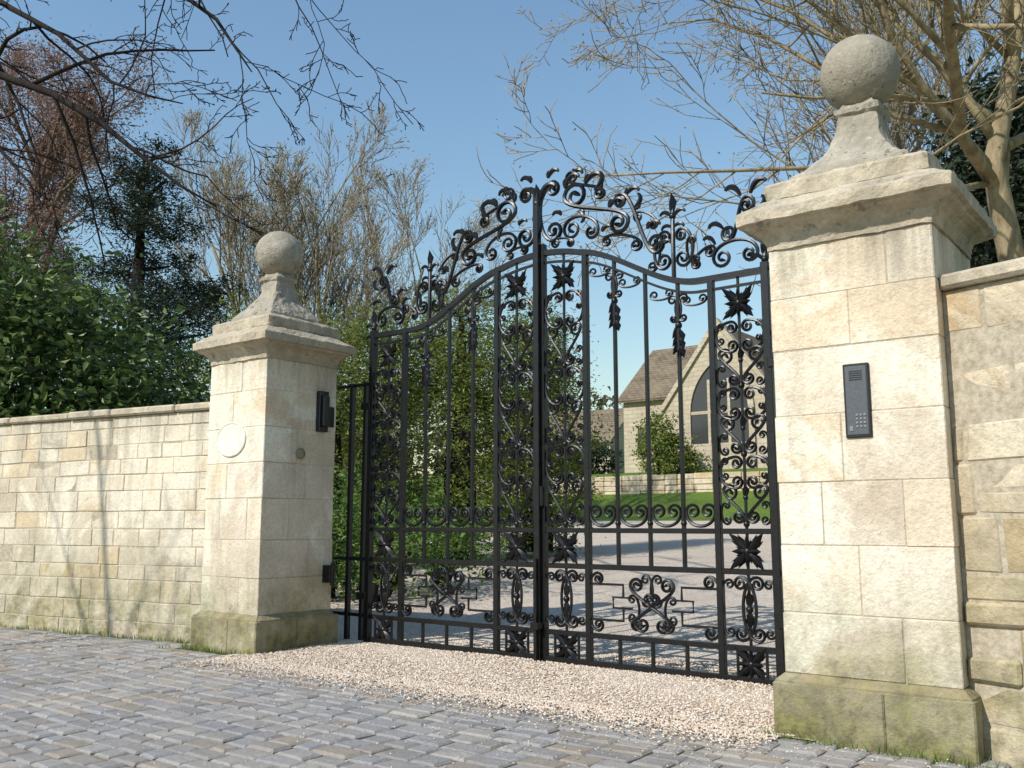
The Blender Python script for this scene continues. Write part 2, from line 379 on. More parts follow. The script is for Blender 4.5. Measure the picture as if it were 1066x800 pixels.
# ---------------- gate
GX,GY=-4.015,5.6; pi=math.pi
def scroll(mb,A,B,RA,RB,h,kind='C',flip=1,r=.010,turns=1.35,mir=True,yy=0):
    """forged scroll: spiral eye round A, bowed stem, spiral eye round B"""
    ax,az=A;bx,bz=B; L=math.hypot(bx-ax,bz-az); d=((bx-ax)/L,(bz-az)/L); nv=(-d[1]*flip,d[0]*flip)
    Q=lambda c,u,v:(c[0]+d[0]*u+nv[0]*v,c[1]+d[1]*u+nv[1]*v)
    pts=[];K=20
    for i in range(K):
        t=i/K; ph=pi+ (1-t)*turns*2*pi; rr=RA*(.16+.84*t**.9); pts.append(Q(A,rr*math.cos(ph),rr*math.sin(ph)))
    p0=Q(A,-RA,0); p3=Q(B,RB,0); sg=1 if kind=='C' else -1
    p1=(p0[0]+nv[0]*h,p0[1]+nv[1]*h); p2=(p3[0]+nv[0]*h*sg,p3[1]+nv[1]*h*sg)
    for i in range(17):
        t=i/16;a=(1-t)**3;b=3*t*(1-t)**2;c=3*t*t*(1-t);e=t**3; pts.append((a*p0[0]+b*p1[0]+c*p2[0]+e*p3[0],a*p0[1]+b*p1[1]+c*p2[1]+e*p3[1]))
    for i in range(1,K+1):
        t=i/K; ph=-sg*t*turns*2*pi; rr=RB*(1-.84*(t**1.1)); pts.append(Q(B,rr*math.cos(ph),rr*math.sin(ph)))
    n=len(pts); rad=[r*(.8+.2*math.sin(pi*i/(n-1))) for i in range(n)]; rad[0]=rad[-1]=r*1.6; rad[1]=rad[-2]=r*1.4
    for m in((1,-1) if mir else(1,)): mb.tube([(GX+m*p[0],GY+yy,p[1]) for p in pts],rad,6,1.25)
def petal(mb,u,z,ang,L,wd,yy=0,th=.02,mir=True):
    for m in((1,-1) if mir else (1,)):
        c,s=math.cos(ang),math.sin(ang); q=lambda a,b,y:(GX+m*(u+a*c-b*s),GY+yy+y,z+a*s+b*c)
        vs=[q(0,0,0),q(L*.3,wd*.75,0),q(L*.6,wd,0.01),q(L,0,-.012),q(L*.6,-wd,0.01),q(L*.3,-wd*.75,0),q(L*.5,0,-th),q(L*.5,0,th)]
        fs=[]
        for a in range(6): fs+= [(a,(a+1)%6,6),((a+1)%6,a,7)]
        mb.add(vs,fs)
def curl(mb,u,z,ang,L,side,r=.014,mir=True):
    pts=[];rad=[];a=ang;p=[u,z]
    for i in range(12):
        pts.append(tuple(p)); rad.append(r*(.55+.75*math.sin(pi*(i+1)/13))); a+=side*(.05+.42*(i/11)**1.5); p=[p[0]+math.cos(a)*L/11,p[1]+math.sin(a)*L/11]
    for m in((1,-1) if mir else(1,)): mb.tube([(GX+m*x,GY,zz) for x,zz in pts],rad,6,1.1)
def boss(mb,u,z,r,mir=True,sz=1.,yy=0):
    for m in((1,-1) if mir else(1,)):
        vs=[];fs=[];S=8;K=5
        for i in range(K+1):
            a=math.pi*i/K
            for k in range(S): b=2*math.pi*k/S; vs.append((GX+m*u+r*math.sin(a)*math.cos(b),GY+yy+r*math.sin(a)*math.sin(b),z+r*sz*math.cos(a)))
        for i in range(K):
            for k in range(S): fs.append((i*S+k,i*S+(k+1)%S,(i+1)*S+(k+1)%S,(i+1)*S+k))
        mb.add(vs,fs)
def rosette(mb,u,z,s,mir=True):
    for a in range(8):
        an=a*math.pi/4; big=(a%2==1)
        petal(mb,u,z,an,s*(1.0 if big else .6),s*(.15 if big else .12),-.012,.018,mir)
        if big:
            for g in(1,-1): petal(mb,u+.0,z,an+g*.24,s*.78,s*.085,.006,.012,mir); petal(mb,u,z,an+g*.42,s*.5,s*.075,.0,.012,mir)
    boss(mb,u,z,s*.17,mir)
def bar(mb,u,z0,z1,w,mir=True,yy=0):
    for m in((1,-1) if mir else(1,)):
        x=GX+m*u; mb.cbox(x-w,x+w,GY+yy-w,GY+yy+w,z0,z1,min(.003,w*.3))
def smooth(t): t=max(0,min(1,t)); return t*t*(3-2*t)
def zt(u): u=abs(u); return 3.03-.045*(u/.35)**2*(u<.35)-(.045 if u>=.35 else 0)-.375*smooth((u-.30)/1.02)
gate=empty('wrought_iron_gate')
mb=MB()
for m in(1,-1):
    us=[.0+1.80*i/50 for i in range(51)]
    mb.tube([(GX+m*u,GY,zt(u)) for u in us],.027,4,1.1)
    mb.tube([(GX+m*u,GY,zt(u)-.075) for u in us],.012,4,1.2)
    for z,w in((.95,.017),(.70,.018),(.235,.017),(.045,.022)):
        mb.cbox(min(GX+m*.03,GX+m*1.78),max(GX+m*.03,GX+m*1.78),GY-w,GY+w,z-w,z+w,.003)
bar(mb,.026,.01,3.1,.025)
bar(mb,0,.05,3.50,.024,False,-.035)
bar(mb,.41,.05,zt(.41),.021); bar(mb,1.40,.05,zt(1.4),.021); bar(mb,1.78,.02,2.66,.026)
for u in(.655,.905,1.155): bar(mb,u,.70,zt(u),.0125)
for u in(.655,.905,1.155): bar(mb,u,.05,.235,.0115)
for u in(.22,1.59): bar(mb,u,.05,zt(u),.0085)
for u in(.12,.32,1.5,1.69): bar(mb,u,.05,.235,.008)
mb.obj('frame_and_bars',M_iron,gate,recalc=True)
mb=MB(); S=lambda *a,**k: scroll(mb,*a,**k)
for cu in(.22,1.59):
    # alternating lyres: tall C pairs back to back, with heart scrolls between
    z0=.99; z1=zt(cu)-.30; n=3; hh=(z1-z0)/n
    for i in range(n):
        a=z0+i*hh; b=a+hh; mz=(a+b)/2
        for g in(1,-1):
            S((cu+g*.055,b-.05),(cu+g*.055,mz+.05),.040,.040,.15,'C',g,.0105)
            S((cu+g*.105,mz-.02),(cu+g*.050,a+.05),.052,.036,.12,'S',g,.0105)
            S((cu+g*.128,a+.03),(cu+g*.130,a+.12),.026,.022,.05,'C',-g,.0085,1.0)
            S((cu+g*.132,b-.04),(cu+g*.132,b-.13),.022,.022,.04,'C',g,.0080,1.0)
        boss(mb,cu,a+.005,.022); petal(mb,cu,mz-.06,math.pi/2,.10,.024); boss(mb,cu,mz-.05,.018)
    for g in(1,-1):
        S((cu+g*.055,.625),(cu+g*.055,.32),.042,.042,.13,'C',-g,.0105)
        S((cu+g*.13,.62),(cu+g*.13,.33),.028,.028,.09,'C',g,.009,1.1)
    petal(mb,cu,.47,math.pi/2,.12,.03); petal(mb,cu,.47,-math.pi/2,.12,.03); boss(mb,cu,.47,.025)
    rosette(mb,cu,.825,.165); rosette(mb,cu,.14,.15); rosette(mb,cu,zt(cu)-.19,.155)
us=[.41,.655,.905,1.155,1.40]
for a,b in zip(us,us[1:]):
    S((a+.070,1.075),(b-.070,1.075),.050,.050,.125,'C',-1,.0115)
for u in us[1:-1]: boss(mb,u,1.0,.022)
cu=.905
for g in(1,-1):
    S((cu+g*.115,.585),(cu-g*.075,.33),.045,.045,.17,'S',g,.0115)
    S((cu-g*.115,.33),(cu+g*.02,.50),.040,.03,.12,'S',g,.0105)
    S((cu+g*.045,.625),(cu+g*.045,.48),.03,.03,.07,'C',-g,.009,1.1)
    S((cu+g*.15,.37),(cu+g*.15,.49),.032,.028,.07,'C',g,.009,1.1)
    for m in(1,-1):
        X=lambda u:GX+m*(cu+g*u)
        mb.tube([(X(.49),GY,.585),(X(.22),GY,.585),(X(.22),GY,.50),(X(.15),GY,.50)],.011,4)
        mb.tube([(X(.49),GY,.345),(X(.22),GY,.345),(X(.22),GY,.43),(X(.15),GY,.43)],.011,4)
        mb.tube([(X(.22),GY,.50),(X(.30),GY,.50),(X(.30),GY,.43),(X(.22),GY,.43)],.009,4)
    S((cu+g*.42,.62),(cu+g*.42,.31),.040,.040,.12,'C',g,.0105)
boss(mb,cu,.47,.028)
for u in (.655,1.155):
    z=zt(u)-.13
    for g in(1,-1): S((u+g*.042,z),(u+g*.036,z-.13),.032,.024,.08,'C',-g,.009,1.1)
    for a in range(6): petal(mb,u,z-.17-.028*a,-math.pi/2+(.4 if a%2 else -.4),.11,.024,-.005,.022)
    boss(mb,u,z-.18,.026); petal(mb,u,z-.32,-math.pi/2,.1,.022,0,.025)
for u in(.535,.78,1.03,1.28):
    S((u-.055,zt(u)-.125),(u+.055,zt(u)-.125),.03,.03,.05,'C',-1,.008,1.0)
mb.obj('scrollwork',M_iron,gate,smooth=True,sharp=50)
mb=MB()
S((.125,3.52),(.13,3.19),.060,.075,.16,'C',-1,.0145)
S((.33,3.42),(.70,3.14),.100,.075,.26,'S',-1,.0165)
S((.30,3.17),(.47,3.12),.075,.055,.14,'C',1,.0125)
S((.54,3.40),(.30,3.57),.045,.05,.12,'S',-1,.012)
S((.72,3.30),(.99,2.93),.050,.070,.18,'S',1,.0145)
S((.84,2.95),(.60,3.02),.045,.035,.08,'C',-1,.011)
S((.86,3.15),(.98,3.07),.035,.03,.07,'C',1,.010)
S((.15,3.09),(.28,3.07),.035,.03,.05,'C',1,.010)
for (u,z,a,L,sd,r) in((.24,3.50,1.3,.18,-1,.015),(.42,3.50,.9,.18,-1,.016),(.50,3.43,.5,.17,1,.015),(.62,3.27,.9,.16,-1,.014),(.76,3.33,.9,.14,-1,.013),(.82,3.22,.4,.14,1,.013),(.93,3.05,.9,.13,-1,.012),(.36,3.30,-.6,.12,-1,.012),(.20,3.30,2.2,.10,1,.011),(1.02,2.90,.9,.12,-1,.012),(.30,3.60,.6,.12,-1,.013),(.56,3.10,1.0,.10,-1,.011),(.08,3.62,1.1,.13,-1,.014)):
    curl(mb,u,z,a,L,sd,r); curl(mb,u,z,a-sd*.7,L*.55,sd,r*.7)
for u,zb,zh in((1.13,zt(1.13),3.26),(1.78,2.62,2.84)):
    bar(mb,u,zb,zh-.1,.0125); petal(mb,u,zh-.16,pi/2,.17,.032,0,.034); boss(mb,u,zh-.16,.026)
    for g in(1,-1): curl(mb,u+g*.005,zh-.17,pi/2-g*.5,.12,-g,.011); curl(mb,u+g*.005,zh-.24,pi/2-g*.9,.10,-g,.010)
for g in(1,-1):
    S((1.13+g*.065,2.955),(1.13+g*.075,2.79),.045,.055,.10,'C',g,.0115)
    S((1.13+g*.16,2.77),(1.13+g*.14,2.90),.035,.03,.06,'C',g,.010,1.1)
S((1.49,2.74),(1.68,2.74),.065,.055,.14,'C',1,.0125)
S((1.54,2.90),(1.67,3.07),.050,.055,.14,'S',-1,.0135)
S((1.40,2.80),(1.30,2.73),.04,.03,.06,'C',-1,.011)
for (u,z,a,L,sd,r) in((1.63,3.14,1.9,.15,1,.015),(1.70,3.14,1.3,.16,-1,.015),(1.50,2.94,2.2,.13,1,.013),(1.74,3.02,.4,.12,1,.013),(1.44,2.84,1.9,.12,1,.012),(1.70,2.90,.6,.12,-1,.012)): curl(mb,u,z,a,L,sd,r)
curl(mb,.01,3.44,pi/2-.15,.22,-1,.020); petal(mb,0,3.40,pi/2,.18,.040,-.035,.035,False); boss(mb,0,3.42,.036,False,1.,-.03)
mb.obj('cresting',M_iron,gate,smooth=True,sharp=50)
mb=MB()
for m in(1,-1):
    for du,w in((1.89,.018),(2.06,.020)): bx=GX+m*du; mb.cbox(bx-w,bx+w,GY+.03-w,GY+.03+w,.0,2.22,.003)
    for z in(.235,.7,2.2): mb.cbox(min(GX+m*1.80,GX+m*2.25),max(GX+m*1.80,GX+m*2.25),GY+.02,GY+.04,z-.014,z+.014,.002)
    for z in(.4,2.0): mb.cbox(min(GX+m*1.78,GX+m*1.89),max(GX+m*1.78,GX+m*1.89),GY-.035,GY-.01,z-.03,z+.03,.004)
mb.cbox(GX-.013,GX+.013,GY-.085,GY-.06,.0,.75,.003)
mb.cbox(GX-.035,GX+.035,GY-.095,GY-.028,.25,.30,.004)
mb.cbox(GX-.045,GX+.045,GY-.05,GY+.03,1.12,1.27,.006)
mb.obj('side_posts_and_bolt',M_iron,gate,recalc=True)
mb=MB(); fx=-6.335+.367
mb.cbox(fx,fx+.05,5.12,5.22,1.75,2.09,.006); mb.cbox(fx+.05,fx+.085,5.135,5.205,1.79,2.05,.01); mb.cbox(fx,fx+.02,5.22,5.31,1.80,1.97,.004)
mb.obj('wall_lamp_box',M_black,None,recalc=True)
mb=MB(); mb.cbox(fx,fx+.09,5.24,5.31,.52,.66,.005); mb.tube([(fx+.09,5.275,.5),(fx+.09,5.275,.68)],.02,8); mb.obj('gate_hinge',M_iron,None,recalc=True)
mb=MB(); pr=[(.045,0),(.045,.012),(.028,.02),(.012,.03),(.001,.032)]
vs=[];fs=[]
for r,hh in pr:
    for k in range(16): a=k*pi/8; vs.append((fx+hh,4.97+r*math.cos(a),1.56+r*math.sin(a)))
for i in range(4):
    for k in range(16): fs.append((i*16+k,i*16+(k+1)%16,(i+1)*16+(k+1)%16,(i+1)*16+k))
mb.add(vs,fs); mb.obj('stone_boss',M_plinth,None,smooth=True,recalc=True)
mb=MB(); vs=[];fs=[];py=4.975-.367
for r,d in((1,0),(1,.010),(.95,.014),(.91,.010),(.02,.010)):
    for k in range(40): a=k*pi/20; vs.append((-6.385+.19*r*math.cos(a),py-d,1.67+.14*r*math.sin(a)))
for i in range(4):
    for k in range(40): fs.append((i*40+k,i*40+(k+1)%40,(i+1)*40+(k+1)%40,(i+1)*40+k))
mb.add(vs,fs); mb.obj('oval_plaque',M_plaque,None,recalc=True)
ic=empty('intercom_panel'); fy=4.43; cx=-1.345; z0,z1=1.395,1.745
mb=MB(); mb.cbox(cx-.06,cx+.06,fy-.012,fy+.01,z0,z1,.004); mb.obj('back_plate',M_black,ic,recalc=True)
mb=MB(); mb.cbox(cx-.050,cx+.050,fy-.016,fy-.010,z0+.012,z1-.012,.003); mb.obj('face_plate',M_steel,ic,recalc=True)
mb=MB()
for i in range(4):
    for j in range(3): mb.cbox(cx-.008+j*.018,cx+.004+j*.018,fy-.020,fy-.014,z0+.045+i*.018,z0+.057+i*.018,.002)
mb.cbox(cx-.038,cx-.022,fy-.019,fy-.014,z0+.03,z0+.055,.002)
mb.obj('keypad_buttons',M_key,ic,recalc=True)
mb=MB()
for i in range(5): mb.box(cx-.03,cx+.03,fy-.018,fy-.015,z1-.04-i*.010,z1-.036-i*.010)
mb.obj('speaker_slots',M_black,ic,recalc=True)
# ---------------- trees
def rv(): return Vector((random.gauss(0,1),random.gauss(0,1),random.gauss(0,1)))
class Tree:
    def __init__(s,seed,counts,ratio=.55,ang=(.5,1.0),wig=.16,up=.06,rmin=.004):
        random.seed(seed); s.mb=MB(); s.c=counts; s.ratio=ratio; s.ang=ang; s.wig=wig; s.up=up; s.rmin=rmin; s.tips=[]
    def path(s,pts,r0,r1,lev,t0=.2):
        n=len(pts); rr=[max(s.rmin,r0+(r1-r0)*i/(n-1)) for i in range(n)]
        s.mb.tube(pts,rr,8 if r0>.06 else (5 if r0>.02 else 3))
        L=sum((pts[i+1]-pts[i]).length for i in range(n-1))
        if lev>=len(s.c): s.tips.append(pts[-1]); s.tips.append(pts[n//2]); return
        for k in range(s.c[lev]):
            t=t0+(1-t0)*(k+random.random())/s.c[lev]; t=min(t,.98); f=t*(n-1); i=int(f); p=pts[i].lerp(pts[min(i+1,n-1)],f-i)
            d=(pts[min(i+1,n-1)]-pts[i]).normalized(); ax=d.cross(rv()).normalized(); a=random.uniform(*s.ang)
            nd=(d*math.cos(a)+ax*math.sin(a)).normalized(); r=rr[i]+(rr[min(i+1,n-1)]-rr[i])*(f-i)
            s.grow(p,nd,L*s.ratio*random.uniform(.7,1.2)*(1.15-.6*t),min(r*.6,r0*.45),lev+1)
    def grow(s,p,d,L,r,lev,up=None):
        n=7 if lev<2 else 5 if lev<4 else 4; pts=[p.copy()]; p=p.copy()
        for i in range(n):
            d=(d+rv()*s.wig+Vector((0,0,s.up if up is None else up))).normalized(); p=p+d*(L/n); pts.append(p.copy())
        s.path(pts,r,r*.35,lev)
    def done(s,name,bark,bud=None,nb=0,size=.03,spread=.1):
        root=empty(name); s.mb.obj('branches',bark,root,smooth=True)
        if bud and nb:
            T=np.array([tuple(t) for t in s.tips]); leaves('buds',T[RNG.integers(0,len(T),nb)]+RNG.normal(0,spread,(nb,3)),size,bud,root)
        return root
def leaves(name,Pp,size,mat,parent=None,asp=.5):
    n=len(Pp); a=RNG.normal(size=(n,3)); a[:,2]*=.6; a/=np.linalg.norm(a,axis=1)[:,None]; b=RNG.normal(size=(n,3)); b=np.cross(a,b); b/=np.linalg.norm(b,axis=1)[:,None]
    S=(size*RNG.uniform(.6,1.4,n))[:,None]; c=np.cross(a,b)*S*.25
    V=np.stack([Pp-a*S,Pp+b*S*asp+c,Pp+a*S,Pp-b*S*asp+c],1).reshape(-1,3)
    return npobj(name,V,np.arange(4*n).reshape(-1,4),mat,parent)
def clump_pts(blobs,ncl,nper,cs):
    out=[]; w=np.array([b[3]*b[4]*b[5] for b in blobs])**.67; w/=w.sum()
    for b,wi in zip(blobs,w):
        k=max(4,int(ncl*wi)); d=RNG.normal(size=(k,3)); d/=np.linalg.norm(d,axis=1)[:,None]; rr=RNG.uniform(.35,1.,k)**.5*RNG.uniform(.85,1.22,k)
        C=np.array(b[:3])+d*rr[:,None]*np.array(b[3:6])
        sz=cs*RNG.uniform(.5,1.5,k); C=np.repeat(C,nper,0); out.append(C+RNG.normal(size=C.shape)*np.repeat(sz,nper)[:,None]*np.array([1,1,.8]))
    return np.concatenate(out)
def bush(name,blobs,ncl,nper,cs,leaf,mat,trunk=None,bark=M_barkD,seed=1,asp=.5):
    root=empty(name); Pp=clump_pts(blobs,ncl,nper,cs); g=np.array([H(y) for y in Pp[:,1]]); Pp=Pp[Pp[:,2]>g+.03]
    leaves('foliage',Pp,leaf,mat,root,asp); random.seed(seed); mb=MB()
    for b in blobs:
        base=Vector((b[0],b[1],H(b[1])-.1)) if trunk is None else Vector(trunk)
        for k in range(3 if trunk is None else 1):
            e=Vector((b[0]+random.uniform(-.5,.5)*b[3],b[1]+random.uniform(-.5,.5)*b[4],b[2]+random.uniform(-.2,.3)*b[5]))
            st=Vector((base.x,base.y,max(base.z,b[2]-b[5]*.5-.4))) if trunk is not None else base
            mb.tube([st,st.lerp(e,.5)+rv()*.08,e],[.07,.05,.02],6)
    if trunk is not None:
        zt_=max(b[2]+b[5]*.7 for b in blobs); mb.tube([Vector(trunk),Vector((trunk[0]+.1,trunk[1],zt_*.5)),Vector((trunk[0],trunk[1],zt_))],[.3,.2,.03],8)
    mb.obj('trunk',bark,root,smooth=True); return root
def Bl(r,F,z,a,b,c): X,Y=W(r,F); return (X,Y,z,a,b,c)
bush('yew_tree',[Bl(-3.0,15,1.9,1.3,1.3,2.0),Bl(-2.4,15.4,3.3,.8,.8,1.2)],380,80,.17,.036,M_yew,(*W(-3.0,15),.3),seed=2,asp=.35)
bush('yew_tree',[Bl(-.9,16,2.4,1.3,1.3,2.4),Bl(-.9,16,4.0,.8,.8,1.1)],420,85,.17,.036,M_yew,(*W(-.9,16),.4),seed=3,asp=.35)
bush('yew_tree',[Bl(.45,17,2.4,.9,1.2,2.2),Bl(.35,17,4.1,.7,.7,1.1)],330,85,.17,.036,M_yew,(*W(.45,17),.5),seed=4,asp=.35)
bush('yew_tree',[Bl(-4.6,18,2.8,1.5,1.5,2.4)],280,70,.2,.045,M_yew,(*W(-4.6,18),.4),seed=5,asp=.35)
bush('low_shrub',[Bl(-1.6,11,.7,1.0,1.0,.5),Bl(-.9,12,.75,.7,.7,.4),Bl(-2.2,11.5,.9,.9,.9,.8)],140,60,.14,.035,M_shrub,seed=6)
bush('laurel_bush',[Bl(-6.6,12.6,2.2,1.8,1.6,2.4),Bl(-5.3,13.2,1.9,1.2,1.2,1.6),Bl(-7.6,12.6,3.4,1.3,1.3,1.7),Bl(-6.3,13.5,3.1,1.0,1.2,1.2),Bl(-4.7,13.5,1.6,.8,.9,1.2),Bl(-8.6,12.8,2.8,1.6,1.6,2.2)],700,45,.27,.065,M_laurel,seed=7)
cb=[]
random.seed(21); cxr,cF=-8.7,21
for i in range(30):
    z=3.4+i*.215; f=1-i/32; a=random.uniform(0,6.28); R=(3.1*f+.35)*random.uniform(.75,1); X0,Y0=W(cxr+R*.62*math.cos(a),cF+R*.62*math.sin(a)); cb.append((X0,Y0,z,R*.5+.25,R*.5+.25,.12))
bush('cedar_tree',cb,900,50,.14,.05,M_cedar,(*W(cxr,cF),.7),seed=22,asp=.3)
t=Tree(34,[14,9,7,5],.50,(.4,1.0),.09,.07,.011); X0,Y0=W(-15.6,31); t.grow(Vector((X0,Y0,1)),Vector((-.06,-.02,1)),14.5,.38,0); t.done('copper_beech_tree',M_barkR,M_copper,60000,.05,.35)
t=Tree(41,[11,7,6,5],.60,(.25,.7),.10,.07,.008); X0,Y0=W(-5.9,27); 
for dr,df in((-.30,0),(-.06,.15),(.14,-.1),(.34,.1)):
    a,b=W(dr,df); t.grow(Vector((X0+a,Y0+b,.9)),Vector((a,b,1)).normalized(),8.6,.12,0)
t.done('bare_tree',M_barkB,M_bud,9000,.035,.12)
t=Tree(52,[9,8,7,5],.55,(.45,1.0),.16,.05,.006); X0,Y0=W(7.0,12.2)
b0=Vector((X0,Y0,.3)); 
def PT(*a): return [P(*q) for q in a]
t.path([b0,P(1060,300,12.2),P(1042,215,12.1),P(1034,170,12),P(1050,90,12),P(1062,0,12),P(1075,-120,12),P(1080,-260,12)],.20,.05,0)
t.path(PT((1034,180,12),(1000,140,11.8),(960,90,11.5),(930,40,11.3),(905,-30,11),(890,-120,11)),.075,.025,1)
t.path(PT((1034,190,12),(960,203,11.6),(900,198,11.2),(840,175,11),(760,178,11),(690,180,11),(600,185,11)),.05,.008,1)
t.path(PT((1038,150,12),(1005,100,12),(985,50,12.2),(975,0,12.4),(970,-80,12.5)),.07,.025,1)
t.path(PT((1000,140,11.8),(930,120,12),(870,80,12.3),(800,40,12.6),(740,20,12.8),(690,25,13)),.05,.008,1)
t.path(PT((985,110,11.8),(900,60,12),(820,10,12.3),(740,-20,12.6),(660,-20,12.8)),.045,.008,1)
t.path(PT((960,90,11.5),(880,30,11.3),(800,-30,11.3),(720,-60,11)),.04,.008,1)
t.path(PT((1050,60,12),(1010,20,11.8),(960,-20,11.6),(900,-60,11.2)),.05,.02,1)
t.done('bare_tree',M_barkY,M_bud,4500,.022,.08)
t=Tree(57,[13,8,7,5],.6,(.35,.9),.13,.06,.008); X0,Y0=W(8.6,22); t.grow(Vector((X0,Y0,.8)),Vector((-.18,0,1)),12.5,.2,0)
t.done('bare_tree',M_barkB,M_bud,7000,.03,.10)
bush('holly_tree',[Bl(9.6,16,5,2.0,2,3.2),Bl(8.9,16,7.2,1.2,1.4,1.8),Bl(11,16.5,7,2,2,2.8)],620,52,.28,.08,M_holly,(*W(10,16),.4),seed=9)
t=Tree(63,[8,6,4],.30,(.45,1.05),.2,.0,.0045); X0,Y0=W(-7.3,11.2); tb=Vector((X0,Y0,0)); tr=[tb,tb+Vector((.05,0,2)),tb+Vector((.1,-.05,4)),tb+Vector((.0,-.1,6)),tb+Vector((.2,-.1,9))]
t.mb.tube(tr,[.26,.22,.19,.15,.06],10)
t.path([tr[2]]+PT((-60,60,10),(0,78,9.3),(55,98,9),(105,128,8.8),(150,165,8.7),(190,195,8.6),(225,215,8.5)),.06,.007,0)
t.path([tr[3]]+PT((-50,-30,10),(10,8,9.2),(60,35,9),(115,85,8.8),(155,100,8.6),(190,108,8.5)),.045,.006,0)
t.path([tr[3]]+PT((0,-140,10),(80,-80,9),(170,-20,8.5),(225,20,8.3),(245,50,8.2),(262,75,8.1)),.045,.006,0)
t.path([tr[3]]+PT((60,-180,10),(170,-120,9),(250,-60,8.5),(300,-25,8.3),(325,-8,8.2)),.045,.006,0)
t.path([tr[2]]+PT((-60,130,10.4),(-5,150,10),(30,190,9.6),(45,215,9.4)),.04,.006,1)
t.path([tr[2]]+PT((-60,20,10),(-5,60,9.6),(20,110,9.4),(40,170,9.3),(42,205,9.2)),.035,.006,0)
t.done('bare_tree',M_barkD,M_barkD,0)
t=Tree(73,[7,4,3],.38,(.3,.7),.10,.08,.005); t.grow(Vector((-9.35,-2.2,-.02)),Vector((.04,0,1)),8.,.06,0); t.done('bare_tree',M_barkD)
bush('distant_trees',[Bl(r,125+random.uniform(-8,8),10+random.uniform(-1,3),9,9,random.uniform(6,9)) for r in range(-80,120,11)],900,40,1.1,.55,M_dist,seed=12)
bush('garden_bush',[Bl(6.0,38,4.0,.9,.9,1.5),Bl(6.6,38.3,3.6,1.,1.,1.0)],130,50,.2,.07,M_yew,seed=13)
bush('hedge',[Bl(4.6,52,4.4,1.6,1.2,.9),Bl(2.8,52,4.6,1.6,1.2,1.2)],130,50,.25,.1,M_holly,seed=14)
mb=MB(); random.seed(5)
for k in range(1800):
    if random.random()<.75: x=random.uniform(-13,-6.8); y=limY(x)-random.uniform(-.02,.06)
    else: x=random.choice((random.uniform(-6.8,-5.9),random.uniform(-1.9,-.8))); y=(4.54 if x<-5 else 4.36)-random.uniform(0,.03)
    h=random.uniform(.015,.06); a=random.uniform(0,6.28); dx,dy=.004*math.cos(a),.004*math.sin(a); l=random.uniform(-.03,.03)
    mb.add([(x-dx,y-dy,.0),(x+dx,y+dy,.0),(x+l,y+l*.5-.01,h+.01)],[(0,1,2)])
mb.obj('grass_tufts',M_grassb)
# ---------------- chapel and cottage
def prism_roof(mb,x0,x1,y0,y1,ze,zr,axis,t=.12,ov=.25):
    if axis=='x':
        ym=(y0+y1)/2
        for s,yy in((0,y0-ov),(1,y1+ov)):
            zz=ze-ov*(zr-ze)/(ym-y0)
            mb.add([(x0-ov,yy,zz),(x1+ov,yy,zz),(x1+ov,ym,zr),(x0-ov,ym,zr),(x0-ov,yy,zz+t),(x1+ov,yy,zz+t),(x1+ov,ym,zr+t),(x0-ov,ym,zr+t)],[(0,1,2,3),(4,5,6,7),(0,1,5,4),(1,2,6,5),(3,0,4,7)])
    else:
        xm=(x0+x1)/2
        for xx in(x0-ov,x1+ov):
            zz=ze-ov*(zr-ze)/(xm-x0)
            mb.add([(xx,y0-.02,zz),(xx,y1,zz),(xm,y1,zr),(xm,y0-.02,zr),(xx,y0-.02,zz+t),(xx,y1,zz+t),(xm,y1,zr+t),(xm,y0-.02,zr+t)],[(0,1,2,3),(4,5,6,7),(0,1,5,4),(1,2,6,5),(3,0,4,7)])
def house_body(mb,x0,x1,y0,y1,zb,ze,zr,axis):
    mb.box(x0,x1,y0,y1,zb,ze)
    if axis=='x':
        ym=(y0+y1)/2; mb.add([(x0,y0,ze),(x0,y1,ze),(x0,ym,zr),(x1,y0,ze),(x1,y1,ze),(x1,ym,zr)],[(0,2,1),(3,4,5),(0,3,5,2),(1,2,5,4)])
    else:
        xm=(x0+x1)/2; mb.add([(x0,y0,ze),(x1,y0,ze),(xm,y0,zr),(x0,y1,ze),(x1,y1,ze),(xm,y1,zr)],[(0,1,2),(3,5,4),(0,2,5,3),(1,4,5,2)])
hs=empty('stone_chapel'); zb=2.9; xm=-16.6; hwg=3.0
mb=MB(); house_body(mb,-23,-8,39,46,zb,6.9,9.75,'x'); house_body(mb,xm-hwg,xm+hwg,36,42.5,zb,5.3,9.3,'y')
mb.obj('walls',M_house,hs,recalc=True,uv=True)
mb=MB(); prism_roof(mb,-23,-8,39,46,6.95,9.8,'x'); prism_roof(mb,xm-hwg,xm+hwg,36.25,42.5,5.3,9.32,'y',.12,.2); mb.obj('roof',M_roof,hs,recalc=True,uv=True)
mb=MB()
for sg in(-1,1): mb.add([(xm+sg*(hwg+.25),35.88,4.95),(xm+sg*(hwg+.25),36.3,4.95),(xm,36.3,9.30),(xm,35.88,9.30),(xm+sg*(hwg+.25),35.88,5.25),(xm+sg*(hwg+.25),36.3,5.25),(xm,36.3,9.62),(xm,35.88,9.62)],[(0,1,2,3),(4,5,6,7),(0,3,7,4),(1,2,6,5),(0,1,5,4)])
def gothic(w,zs,n=9):
    R=2*w; L=[(-w+0,zs-2.4),( -w,zs)]; 
    for i in range(1,n): a=pi-(i/n)*(pi/3); L.append((w+R*math.cos(a),zs+R*math.sin(a)))
    top=(0,zs+R*math.sin(pi*2/3)); Rr=[(-x,z) for x,z in L[::-1]]; return L+[top]+Rr
o_=gothic(1.55,5.6); i_=gothic(1.3,5.6); k=len(o_)
